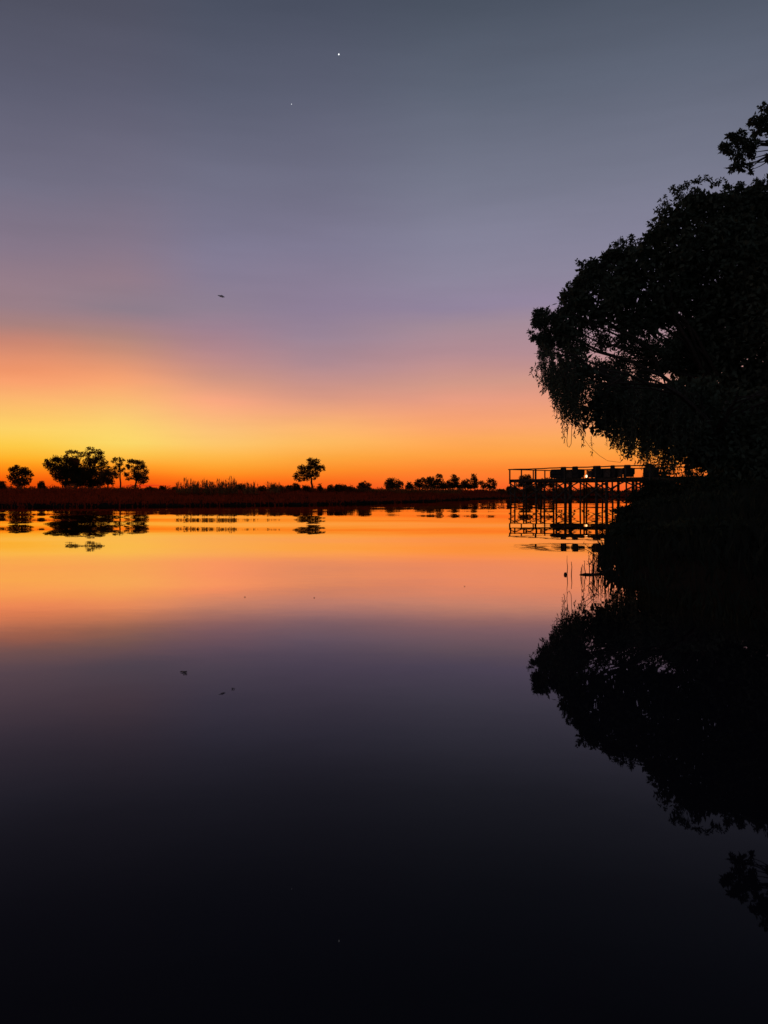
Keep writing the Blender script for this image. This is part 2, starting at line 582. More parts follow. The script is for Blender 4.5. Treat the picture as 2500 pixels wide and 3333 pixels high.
for y in ys:
    jag = .10 * math.sin(y * 2.1) + .07 * math.sin(y * 5.3 + 1) + .05 * math.sin(y * 11)
    for o in offs:
        x = edge_X(y) + o + (jag if o < 3 else 0)
        vs.append((x, y, right_height(x - (jag if o < 3 else 0), y)))
no_ = len(offs)
fs = [(i * no_ + j, i * no_ + j + 1, (i + 1) * no_ + j + 1, (i + 1) * no_ + j) for i in range(len(ys) - 1) for j in range(no_ - 1)]
mb.add(vs, fs)
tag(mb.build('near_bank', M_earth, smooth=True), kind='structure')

# grass of the far bank
def blades(rng, base, h, w, lean=.25):
    n = len(base)
    d = np.stack([rng.normal(0, lean, n), rng.normal(0, lean, n), np.ones(n)], 1)
    d = unit(d)
    a = rng.random(n) * math.pi
    s = np.stack([np.cos(a), np.sin(a) * .6, np.zeros(n)], 1)
    h = h.reshape(-1, 1)
    w = w.reshape(-1, 1)
    tip = base + d * h + np.stack([rng.normal(0, .12, n), rng.normal(0, .12, n), np.zeros(n)], 1) * h
    m = base + d * h * .6
    return np.stack([base - s * w * .5, base + s * w * .5, m + s * w * .35, tip], 1)

n = 80000
px = rng.uniform(-700, 3000, n)
t = rng.random(n) ** .8 * 52 + .2
base = np.zeros((n, 3))
clump = np.zeros(n)
for i in range(n):
    sy = shore_Y(px[i])
    y = sy + t[i]
    x = X(px[i], y)
    base[i] = (x, y, far_height(x, y, sy) - .04)
    clump[i] = smooth_noise(px[i] * .045, y * .15, 4) + .7 * smooth_noise(px[i] * .17, y * .4, 9)
hh = np.interp(t, [0, 3, 20, 36, 52], [.30, .34, .36, .48, .45]) * (1 + .22 * clump) * rng.uniform(.6, 1.25, n)
hh *= np.interp(t, [0, 28, 42], [1, 1, 1.25])
hh = np.clip(hh, .08, 1.2)
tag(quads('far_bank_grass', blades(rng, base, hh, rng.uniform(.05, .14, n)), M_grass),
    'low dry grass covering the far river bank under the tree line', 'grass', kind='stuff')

# grass of the near bank
n = 22000
yy = np.abs(rng.random(n) ** 1.5) * 62 + 5.5
tt = rng.random(n) ** 1.6 * 7 - .12
base = np.zeros((n, 3))
for i in range(n):
    x = edge_X(yy[i]) + tt[i]
    base[i] = (x, yy[i], max(right_height(x, yy[i]), -.02) - .03)
hh = rng.uniform(.15, .6, n) * np.interp(yy, [5, 12, 60], [.55, 1.0, 1.5]) * np.interp(tt, [-.12, 1.2, 4], [.5, 1, 1.2])
tag(quads('near_bank_grass', blades(rng, base, hh, rng.uniform(.008, .02, n) * np.interp(yy, [5, 60], [.8, 3.2]), .32), M_wgrass),
    'dark unmown grass along the edge of the right bank', 'grass', kind='stuff')

# ------------------------------------------------------------------ trees
def crown_quads(rng, blobs, Y0, leaf, wid, cov, s=None, depth=1.0, droop=0.3, subs=10, subr=.42, fill=0.0):
    out = []
    s = Y0 / F
    cents = []
    for b in blobs:
        bx, by, rx, ry = b[:4]
        dens = b[4] if len(b) > 4 else 1.0
        dy = rng.normal(0, .45) * rx * s * depth
        c = P(bx, by, Y0 + dy)
        R = np.array((rx * s, rx * s * .9, ry * s))
        cents.append(c)
        n = int(cov * dens * math.pi * rx * ry * s * s / (.27 * leaf * wid)) + 8
        k = max(3, int(subs * (.5 + rng.random())))
        sc = ball(rng, k) * .78
        wk = rng.random(k) + .35
        idx = rng.choice(k, n, p=wk / wk.sum())
        q = sc[idx] + ball(rng, n) * subr * rng.uniform(.75, 1.2, (k, 1))[idx]
        p = c + q * R
        if fill and dens >= .75:
            kf = int(n * fill)
            q[:kf] = ball(rng, kf) * .98
            p = c + q * R
        d = unit(rng.normal(size=(n, 3)) + np.array((0, 0, -droop)) + q * .6)
        out.append(leaf_quads(rng, p, d, leaf * rng.uniform(.6, 1.3, n), wid * rng.uniform(.6, 1.3, n)))
    return np.concatenate(out), cents

def limb_path(rng, a, b, bend, k=6):
    a, b = np.asarray(a, float), np.asarray(b, float)
    L_ = np.linalg.norm(b - a)
    off = rng.normal(0, bend * L_, 3)
    off[2] = abs(off[2]) * .6
    pts = []
    for i in range(k):
        t = i / (k - 1)
        pts.append(a * (1 - t) + b * t + off * math.sin(math.pi * t) + rng.normal(0, .015 * L_, 3) * (0 < i < k - 1))
    return pts

def tree(name, base_px, base_py, fork_px, fork_py, Y0, blobs, label, leaf=.30, wid=.17, cov=2.9, tr=.18, seed=1,
         mat=None, group=None, cat='tree', droop=.3, limbs=9, ground=None, extra_stems=(), subs=10, subr=.42, depth=1.0):
    rng = np.random.default_rng(seed)
    gz = ground if ground is not None else .8
    base = np.array((X(base_px, Y0), Y0, gz - .1))
    root = empty(name, base, label, cat, group)
    V, cents = crown_quads(rng, blobs, Y0, leaf, wid, cov, droop=droop, subs=subs, subr=subr, depth=depth, fill=.45)
    fork = P(fork_px, fork_py, Y0)
    m = MB()
    m.tube(limb_path(rng, base, fork, .03), np.linspace(tr, tr * .7, 6), 7)
    for ex, ey, bx in extra_stems:
        m.tube(limb_path(rng, (X(bx, Y0), Y0 + rng.normal(0, .4), gz - .1), P(ex, ey, Y0 + rng.normal(0, .5)), .05), np.linspace(tr * .6, tr * .25, 6), 6)
    order = rng.permutation(len(cents))[:limbs]
    for i in order:
        c = cents[i]
        pth = limb_path(rng, fork, c, .10)
        m.tube(pth, np.linspace(tr * .5, tr * .1, 6), 5)
        for q in range(3):
            r = blobs[i][2] * Y0 / F
            m.tube(limb_path(rng, pth[3 + q % 2], c + ball(rng, 1)[0] * r * .9, .12, 4), np.linspace(tr * .16, tr * .05, 4), 4)
    m.build('trunk', M_bark, root)
    quads('crown', V, mat or M_far, root)
    return root

def sc(ox, oy, k, lst):
    return [tuple([ox + b[0] / k, oy + b[1] / k, b[2] / k, (b[3] if len(b) > 3 else b[2]) / k] + list(b[4:])) for b in lst]

def L1(*b): return sc(0, 1420, 2.592, b)
def L2(*b): return sc(560, 1460, 2.9625, b)
def L3(*b): return sc(1080, 1460, 2.765, b)

GT = 'trees on the far bank'
def q1(x, y): return x / 2.592, 1420 + y / 2.592
def q2(x, y): return 560 + x / 2.9625, 1460 + y / 2.9625
def q3(x, y): return 1080 + x / 2.765, 1460 + y / 2.765

tree('bushy_tree', *q1(165, 440), *q1(168, 370), 138,
     L1((100, 285, 33, 25), (145, 268, 33, 24), (200, 283, 38, 26), (238, 305, 30, 25), (168, 320, 72, 45), (118, 365, 42, 38),
        (220, 370, 45, 42), (272, 328, 16, 14), (75, 345, 18, 15), (170, 395, 80, 30)),
     'small round bushy tree standing alone at the left end of the far bank', seed=21, group=GT, extra_stems=[(50, 1555, 60), (80, 1560, 74)])
tree('spreading_tree', *q1(560, 440), *q1(555, 350), 140,
     L1((430, 250, 55, 45), (400, 208, 28, 22, .55), (375, 235, 14, 14, .5), (480, 195, 55, 36), (560, 235, 85, 68), (520, 300, 95, 60), (625, 255, 55, 60),
        (600, 340, 65, 60), (452, 315, 30, 38, .6), (660, 372, 55, 45), (470, 350, 30, 22, .35), (570, 395, 60, 28), (520, 350, 60, 45)),
     'broad dark tree forming the left half of the big clump', seed=22, group=GT, tr=.28, limbs=12, extra_stems=[(240, 1570, 248), (205, 1565, 212)])
tree('feathery_tree', *q1(650, 440), *q1(650, 260), 146,
     L1((590, 132, 38, 18, .6), (655, 136, 45, 18, .6), (692, 160, 28, 18, .6), (640, 178, 45, 22, .5), (560, 165, 30, 20, .4), (660, 220, 60, 35, .7), (640, 300, 60, 50)),
     'feathery topped tree rising behind the middle of the big clump', seed=23, group=GT, tr=.2)
tree('tall_tree', *q1(770, 440), *q1(765, 300), 142,
     L1((760, 103, 34, 14, .75), (800, 126, 50, 20, .7), (852, 142, 28, 20, .7), (738, 145, 28, 24, .8), (835, 185, 55, 36, .75), (872, 232, 46, 36, .8),
        (762, 215, 66, 48), (740, 310, 88, 78), (840, 305, 62, 62), (700, 382, 62, 45), (790, 375, 60, 38), (700, 300, 70, 70), (625, 392, 90, 32), (785, 402, 90, 34), (850, 380, 50, 40), (905, 260, 26, 20, .6)),
     'tallest tree of the big clump, with the highest crown top on the far bank', seed=24, group=GT, tr=.28, limbs=12, extra_stems=[(298, 1560, 300), (285, 1565, 290)])
tree('small_tree', *q1(905, 440), *q1(915, 360), 134,
     L1((890, 318, 55, 32), (935, 298, 46, 26), (962, 328, 42, 28), (895, 368, 55, 32), (935, 385, 40, 22), (865, 350, 35, 25)),
     'low dark tree at the right foot of the big clump', seed=25, group=GT, tr=.12, extra_stems=[(350, 1575, 346), (362, 1575, 366)])
tree('slender_tree', *q1(1015, 440), *q1(1012, 265), 141,
     L1((988, 186, 40, 14, .65), (1032, 203, 28, 13, .65), (968, 212, 28, 13, .6), (1010, 236, 40, 14, .6), (985, 256, 28, 13, .55), (1000, 288, 50, 20, .45), (955, 275, 26, 14, .5), (1030, 275, 25, 15, .5)),
     'thin see-through tree between the big clump and the umbrella tree', seed=26, group=GT, tr=.16)
tree('umbrella_tree', *q1(1143, 452), *q1(1150, 375), 140,
     L1((1120, 213, 52, 18), (1172, 222, 48, 20), (1202, 256, 36, 26, .8), (1234, 300, 28, 26, .8), (1226, 358, 30, 34, .8), (1082, 256, 36, 26, .7), (1065, 318, 28, 22, .7),
        (1090, 358, 28, 18, .6), (1150, 272, 68, 32, .4), (1172, 335, 55, 44, 1.2), (1190, 388, 34, 14), (1135, 300, 40, 30, .4)),
     'dome crowned umbrella tree at the right end of the left hand trees', seed=27, group=GT, tr=.2, limbs=12, subs=14, subr=.36)
tree('lone_tree', *q2(1357, 385), *q2(1340, 270), 168,
     L2((1335, 118, 42, 30), (1385, 132, 42, 36), (1340, 168, 52, 38), (1402, 188, 42, 38), (1448, 176, 26, 18), (1467, 198, 9, 20), (1250, 186, 42, 32),
        (1300, 208, 46, 38), (1238, 240, 46, 32), (1194, 258, 27, 26), (1220, 296, 44, 20), (1288, 278, 44, 34), (1350, 238, 56, 32), (1392, 250, 33, 28), (1376, 288, 20, 14, .7)),
     'solitary tree leaning left with a lopsided crown, in the middle of the far bank', seed=28, group=GT, tr=.26, limbs=13, leaf=.34, wid=.2, cov=2.6, subs=9)

R3 = [
 ('round_tree', 545, 370, [(550, 308, 78, 46), (515, 330, 46, 38), (612, 326, 38, 32), (560, 345, 80, 24)], 'wide domed tree, first tree right of the lone tree past the bushes', [(1265, 1590, 1264), (1300, 1590, 1301)]),
 ('squat_tree', 700, 370, [(700, 332, 32, 30), (680, 348, 26, 22), (722, 350, 20, 22)], 'small squat tree touching the right side of the wide domed tree', []),
 ('twin_crowned_tree', 790, 372, [(778, 308, 36, 38), (822, 284, 24, 22), (770, 340, 28, 24), (810, 330, 22, 30)], 'narrow tree with two crowns at the left end of the far right grove', [(1372, 1580, 1372)]),
 ('broad_tree', 905, 375, [(890, 268, 38, 18), (886, 308, 66, 42), (960, 246, 28, 17, .8), (987, 244, 18, 18, .7), (958, 300, 58, 40), (1000, 328, 40, 28), (930, 345, 80, 20), (1005, 345, 50, 22), (850, 345, 40, 22)], 'broadest tree of the far right grove with a ragged top', [(1390, 1592, 1391), (1430, 1592, 1428), (1445, 1592, 1444)]),
 ('pointed_tree', 1090, 372, [(1094, 248, 28, 14), (1110, 278, 42, 22), (1088, 312, 54, 38), (1050, 302, 20, 20), (1095, 340, 50, 18), (1055, 338, 45, 22), (1150, 338, 45, 22)], 'tree with a small knob of crown on top, amid the far right grove', [(1468, 1592, 1468), (1488, 1592, 1488)]),
 ('low_tree', 1205, 372, [(1208, 306, 46, 32), (1190, 332, 42, 28), (1230, 335, 36, 26), (1165, 342, 36, 20), (1250, 345, 36, 18)], 'low rounded tree just left of the narrow upright tree', [(1505, 1592, 1504)]),
 ('upright_tree', 1284, 372, [(1274, 238, 25, 13), (1282, 266, 32, 22), (1285, 308, 33, 44), (1290, 340, 28, 20)], 'narrow upright tree with a flat top, tallest of the far right grove', []),
 ('loose_tree', 1420, 378, [(1430, 288, 38, 22, .8), (1462, 320, 27, 30, .9), (1400, 330, 42, 28, .8), (1350, 310, 30, 22, .8), (1365, 343, 34, 18, .7), (1445, 352, 36, 18)], 'loose leafed tree, last on the right before the wooden deck', [(1575, 1590, 1574), (1604, 1592, 1603)]),
]
for k, (nm, bx, by, bl, lb, st) in enumerate(R3):
    tree(nm, *q3(bx, by), *q3(bx, by - 45), 166 + 3 * (k % 3), L3(*bl), lb, seed=40 + k, group=GT, tr=.16, leaf=.32, wid=.2, cov=3.0, extra_stems=st)
tree('bent_tree', 1708, 1600, 1710, 1575, 152, [(1700, 1560, 14, 12), (1715, 1552, 13, 9), (1722, 1564, 14, 11), (1693, 1575, 14, 10), (1712, 1576, 20, 12)],
     'crooked little tree seen through the railing at the left end of the deck', seed=61, group=GT, tr=.1, cov=3)
tree('leafy_tree', 1770, 1602, 1772, 1585, 152, [(1768, 1572, 18, 14), (1788, 1562, 13, 9), (1755, 1582, 18, 14), (1795, 1578, 16, 14)],
     'dense low tree seen under the deck floor behind its front posts', seed=62, group=GT, tr=.1, cov=3)

# bushes on the skyline of the far bank
def bush(name, Y0, blobs, label, seed, leaf=.2, wid=.12, cov=3.0, group='bushes on the far bank', ground=.75, mat=None, cat='bush'):
    rng = np.random.default_rng(seed)
    bx = sum(b[0] for b in blobs) / len(blobs)
    base = np.array((X(bx, Y0), Y0, ground))
    root = empty(name, base, label, cat, group)
    V, cents = crown_quads(rng, blobs, Y0, leaf, wid, cov, subs=9, droop=-.2, fill=.4)
    m = MB()
    for c in cents:
        m.tube(limb_path(rng, base - (0, 0, .15), c, .08, 5), np.linspace(.035, .012, 5), 5)
    m.build('stem', M_bark, root)
    quads('foliage', V, mat or M_far, root)
    return root

def mound(cx, cy, rx, ry, base):
    """a rounded shrub reaching down to row base"""
    h = base - cy
    return [(cx, cy, rx, ry), (cx - rx * .5, cy + h * .45, rx * .7, max(ry, h * .45)), (cx + rx * .5, cy + h * .45, rx * .75, max(ry, h * .45)), (cx, cy + h * .6, rx * 1.1, h * .45)]
B = [
 (q1(12, 392), 38, 14, 100, 'grey thorn bush cut by the left edge of the picture'),
 (q1(350, 392), 26, 15, 100, 'small rounded bush between the first tree and the big clump'),
 (q1(1260, 440), 38, 12, 96, 'flat bush at the foot of the umbrella tree'),
 (q1(1370, 430), 27, 15, 96, 'knobbly bush just left of the tallest reeds'),
 (q1(1475, 442), 25, 10, 94, 'low bush at the left edge of the reed bed'),
 (q2(660, 372), 46, 34, 94, 'big dome of bush at the right end of the reed bed'),
 (q2(872, 382), 36, 24, 95, 'bush left of the lone tree, next after the sparse reeds'),
 (q2(980, 374), 40, 26, 97, 'wide bush with grass sticking out, well left of the lone tree'),
 (q2(1060, 382), 22, 20, 96, 'narrow bush in the dip left of the lone tree'),
 (q2(1128, 374), 32, 22, 98, 'sloping bush second left of the lone tree trunk'),
 (q2(1195, 362), 38, 30, 99, 'tallest bush beside the lone tree, under its left crown'),
 (q2(1292, 376), 40, 20, 98, 'flat topped bush at the foot of the lone tree trunk'),
 (q2(1425, 364), 18, 20, 98, 'thin pointed bush just right of the lone tree trunk'),
 (q2(1530, 366), 28, 15, 100, 'low bush halfway from the lone tree to the long hedge'),
 (q2(1592, 362), 24, 16, 100, 'low bush joined to the left end of the long hedge'),
 (q3(80, 342), 56, 24, 102, 'long hedge like bush right of the lone tree'),
 (q3(170, 356), 38, 16, 102, 'low trailing bush between the hedge and the tall round bush'),
 (q3(290, 326), 56, 30, 104, 'tall round bush standing left of the wide domed tree'),
 (q3(1590, 358), 18, 16, 112, 'small round bush against the left end post of the deck'),
 (q3(1530, 372), 30, 8, 110, 'very low bush just left of the deck'),
]
for k, ((bx, by), rx, ry, Y0, lb) in enumerate(B):
    kk = 2.592 if k < 5 else (2.9625 if k < 15 else 2.765)
    bush('bush', Y0, mound(bx, by, rx / kk, ry / kk, 1600), lb, 100 + k)
for k, (bx, by, rx, ry, lb) in enumerate([(1668, 1590, 18, 9, 'dark bush under the left end of the deck'), (1730, 1588, 26, 10, 'flat bush under the second bay of the deck'),
                                          (1830, 1594, 30, 7, 'low bush under the middle of the deck'), (1930, 1592, 40, 8, 'low wide bush under the right half of the deck')]):
    bush('bush', 150, mound(bx, by, rx, ry, 1606), lb, 150 + k, ground=.7)

# thicket behind the grass: one unbroken undergrowth
rng = np.random.default_rng(33)
V = []
for px in np.arange(-700, 2300, 5.0):
    for row in range(2):
        Y0 = (104 + 22 * row) + rng.normal(0, 4) if px < 1500 else (150 + 12 * row) + rng.normal(0, 4)
        base_row = np.interp(px, [-700, 250, 480, 1000, 1250, 1900], [1588, 1588, 1593, 1592, 1596, 1600])
        top = base_row + 1 - 8 * max(0, smooth_noise(px * .021, row * 3, 5)) - 5 * max(0, smooth_noise(px * .09, row, 7)) - rng.exponential(2.2)
        c = P(px + rng.normal(0, 3), (top + 1606) / 2, Y0)
        hz = max(.15, (1606 - top) / 2 / F * Y0)
        k = 46
        p = c + ball(rng, k) * np.array((.36, .6, hz))
        d = unit(rng.normal(size=(k, 3)) + (0, 0, .4))
        V.append(leaf_quads(rng, p, d, rng.uniform(.14, .34, k), rng.uniform(.06, .14, k)))
tag(quads('thicket', np.concatenate(V), M_far), 'unbroken low thicket along the skyline of the far bank', 'undergrowth', kind='stuff')

# tall reeds on the far bank
def reeds(cx, half, tops, label, seed, Y0=82):
    rng = np.random.default_rng(seed)
    root = empty('reed_clump', (X(cx, Y0), Y0, .7), label, 'reeds', 'tall reeds on the far bank')
    for (tx, ty) in tops:
        fl = []
        y0 = Y0 + rng.normal(0, .8)
        a = np.array((X(tx + rng.normal(0, 3), y0), y0, .6))
        b = P(tx, ty, y0)
        side = rng.normal(0, .10)
        mid_ = a * .4 + b * .6 + np.array((side, 0, 0))
        st = MB().tube([a, a * .6 + mid_ * .4, mid_, b], [.026, .024, .020, .010], 4).build('stem', M_reed, root)
        p0 = mid_ * .35 + b * .65
        kx = 16
        tt = rng.random((kx, 1))
        p = p0 * (1 - tt) + b * tt
        d = unit(np.array((side * 2, 0, .9)) + rng.normal(0, .16, (kx, 3)))
        fl.append(leaf_quads(rng, p, d, rng.uniform(.12, .26, kx), rng.uniform(.02, .035, kx)))
        kx = 16
        tt = rng.random((kx, 1)) * .75 + .1
        p = a * (1 - tt) + b * tt
        d = unit(np.array((0, 0, .8)) + rng.normal(0, .35, (kx, 3)))
        fl.append(leaf_quads(rng, p, d, rng.uniform(.35, .8, kx), rng.uniform(.02, .04, kx)))
        quads('plume', np.concatenate(fl), M_reed, st)

rr = random.Random(5)
def tops(x0, x1, n_, ylo, yhi, spec=()):
    t_ = [(rr.uniform(x0, x1), rr.uniform(ylo, yhi)) for _ in range(n_)]
    return t_ + [q2(*s_) for s_ in spec]
reeds(600, 28, tops(575, 632, 20, 1572, 1586, [(120, 292), (138, 286), (150, 310), (180, 298), (60, 330)]), 'leftmost reed tuft, with two tall plumes side by side', 1)
reeds(648, 20, tops(630, 672, 20, 1567, 1584, [(215, 325), (290, 312), (305, 308)]), 'thick reed tuft second from the left', 2)
reeds(690, 20, tops(668, 712, 20, 1566, 1584, [(330, 310), (390, 330), (370, 335), (440, 298)]), 'reed tuft at the middle of the reed bed', 3)
reeds(728, 18, tops(708, 746, 20, 1566, 1584, [(455, 305), (510, 308), (520, 312), (480, 330)]), 'reed tuft left of the highest plume', 4)
reeds(755, 12, tops(744, 772, 16, 1562, 1580, [(560, 278), (575, 276), (600, 296), (590, 305)]), 'tallest reed tuft, beside the big dome of bush', 5)
reeds(820, 25, tops(795, 845, 16, 1574, 1590, [(725, 330), (790, 335), (820, 345)]), 'sparse reed tuft right of the big dome of bush', 6)
reeds(888, 20, tops(866, 912, 12, 1574, 1590, [(920, 325), (930, 330), (990, 335), (1010, 350)]), 'last sparse reed tuft on the right, toward the lone tree', 7)

# ------------------------------------------------------------------ the big trees on the near right bank
def big_tree_A():
    Y0 = 62.0
    rng = np.random.default_rng(71)
    base = np.array((X(2390, Y0), Y0, .7))
    root = empty('riverside_tree', base, 'huge dark tree filling the right side, its crown bulging left over the deck', 'tree', 'big trees on the right bank')
    core = [(1880, 1000, 70, 60), (1935, 905, 58, 48), (1995, 880, 65, 60), (2000, 980, 95, 85), (2085, 860, 70, 62), (2120, 955, 125, 105), (2150, 785, 55, 45),
            (2205, 728, 62, 58), (2235, 830, 115, 100), (2290, 668, 60, 52), (2350, 712, 85, 75), (2380, 825, 145, 130), (2450, 690, 80, 66), (2480, 850, 150, 140),
            (2545, 660, 110, 90), (2600, 850, 180, 160), (2320, 1000, 150, 140), (2450, 1050, 180, 160), (2650, 1050, 210, 180), (2760, 800, 190, 160), (2860, 1000, 200, 200),
            (2290, 1180, 115, 105), (2420, 1250, 170, 150), (2620, 1290, 210, 180), (2850, 1300, 220, 200), (1835, 1070, 55, 42), (2560, 1480, 220, 100), (2800, 1500, 220, 100),
            (2080, 1050, 75, 45), (2360, 1400, 150, 110)]
    V1, cents = crown_quads(rng, core, Y0, .5, .30, 3.8, depth=.9, subs=18, subr=.46, fill=.3)
    fringe = []
    edge = [(2500, 585), (2440, 608), (2380, 603), (2310, 605), (2255, 628), (2205, 665), (2165, 715), (2120, 735), (2088, 785), (2055, 805), (2015, 800), (1965, 825), (1910, 845),
            (1890, 885), (1858, 935), (1842, 980), (1802, 1030), (1770, 1022), (1742, 1018), (1730, 1055), (1733, 1100), (1752, 1130), (1778, 1090), (1810, 1120), (2560, 575), (2620, 590), (2700, 640)]
    for i in range(len(edge) - 1):
        (x0, y0), (x1, y1) = edge[i], edge[i + 1]
        for k in range(3):
            t_ = rng.random()
            r_ = rng.uniform(16, 32)
            cx, cy = x0 + (x1 - x0) * t_, y0 + (y1 - y0) * t_
            nx, ny = (2400 - cx), (1250 - cy)
            nl = math.hypot(nx, ny)
            ins = rng.uniform(14, 46)
            fringe.append((cx + nx / nl * ins, cy + ny / nl * ins, r_ * 1.1, r_ * .8, rng.uniform(.6, 1.2)))
    for (x0, y0, r_) in [(1895, 848, 16), (1850, 928, 18), (1958, 818, 14), (2008, 778, 13), (2082, 772, 18), (2128, 722, 16), (2165, 690, 20), (2208, 648, 22), (2350, 592, 18), (2400, 590, 16),
                         (2460, 586, 16), (1838, 962, 14), (1812, 1008, 14), (1744, 1072, 13), (1752, 1128, 12), (1742, 1038, 9), (1770, 1140, 16), (2236, 622, 18), (1775, 1006, 10), (1915, 838, 12)]:
        for q in range(3):
            fringe.append((x0 + 9 + rng.normal(0, 12), y0 + 13 + rng.normal(0, 8), r_ * rng.uniform(.6, 1.2), r_ * rng.uniform(.4, .8), rng.uniform(.4, .8)))
    fringe += [(1800, 1075, 44, 36), (1750, 1048, 22, 22), (1758, 1098, 26, 26), (1785, 1110, 22, 40, .7), (1860, 1085, 46, 30), (2020, 940, 60, 50), (1900, 940, 50, 45),
               (2200, 618, 30, 18, .45), (2235, 600, 26, 14, .5), (2270, 588, 24, 14, .5), (2300, 580, 20, 12, .5), (2165, 655, 24, 18, .4), (2142, 682, 16, 16, .45), (2335, 590, 24, 12, .5),
               (2225, 645, 36, 24, .5), (2060, 775, 20, 14, .5), (2010, 790, 14, 14, .5), (2020, 778, 8, 12, .5), (1850, 950, 24, 24, .5), (1832, 990, 20, 20, .5), (1762, 1012, 16, 10, .6), (1740, 1015, 8, 14, .6)]
    V2, c2 = crown_quads(rng, fringe, Y0, .24, .12, 2.3, subs=9, depth=.8)
    # loose inner leaves round the gaps where the sky shows through
    lace = [(1960, 1110, 60, 50, .3), (1920, 1060, 40, 30, .5), (2050, 1110, 50, 50, .6), (2110, 1180, 60, 60, .7), (1880, 1130, 50, 40, .6), (2190, 1090, 50, 60, .4), (2140, 1050, 60, 40, .8),
            (2190, 1140, 40, 50, .3), (2240, 1100, 50, 70, .8), (2000, 1190, 60, 50, .6), (2090, 1250, 60, 40, .5), (1940, 1230, 60, 60, .6), (2150, 1130, 60, 40, .4), (2210, 1190, 50, 40, .5), (2100, 1130, 50, 40, .4), (2160, 1180, 60, 40, .5)]
    V3, c3 = crown_quads(rng, lace, Y0, .26, .13, 4.2, subs=14, subr=.5)
    m = MB()
    fork = P(2360, 1330, Y0)
    m.tube(limb_path(rng, base - (0, 0, .4), fork, .03, 8), np.linspace(.85, .6, 8), 10)
    for i, c in enumerate(cents):
        if i % 2 == 0 or i == 25:
            pth = limb_path(rng, fork, c, .08, 7)
            m.tube(pth, np.linspace(.20, .05, 7), 7)
            for q in range(4):
                r = core[i][2] * Y0 / F
                m.tube(limb_path(rng, pth[2 + q], c + ball(rng, 1)[0] * r, .1, 5), np.linspace(.11, .03, 5), 5)
    for c in c2[:78:3]:
        near = min(cents, key=lambda z: np.linalg.norm(z - c))
        m.tube(limb_path(rng, near, c, .08, 5), np.linspace(.07, .015, 5), 5)
    m.tube(limb_path(rng, P(2260, 1230, Y0), P(1830, 1075, Y0 - .5), .04, 8), np.linspace(.13, .04, 8), 7)
    m.tube(limb_path(rng, P(2150, 1200, Y0), P(1900, 1040, Y0 + .5), .06, 8), np.linspace(.09, .03, 8), 6)
    m.tube(limb_path(rng, P(2050, 1150, Y0), P(1960, 1080, Y0), .06, 6), np.linspace(.07, .02, 6), 6)
    m.build('trunk', M_bark, root)
    quads('crown', np.concatenate([V1, V2, V3]), M_leaf, root)
big_tree_A()

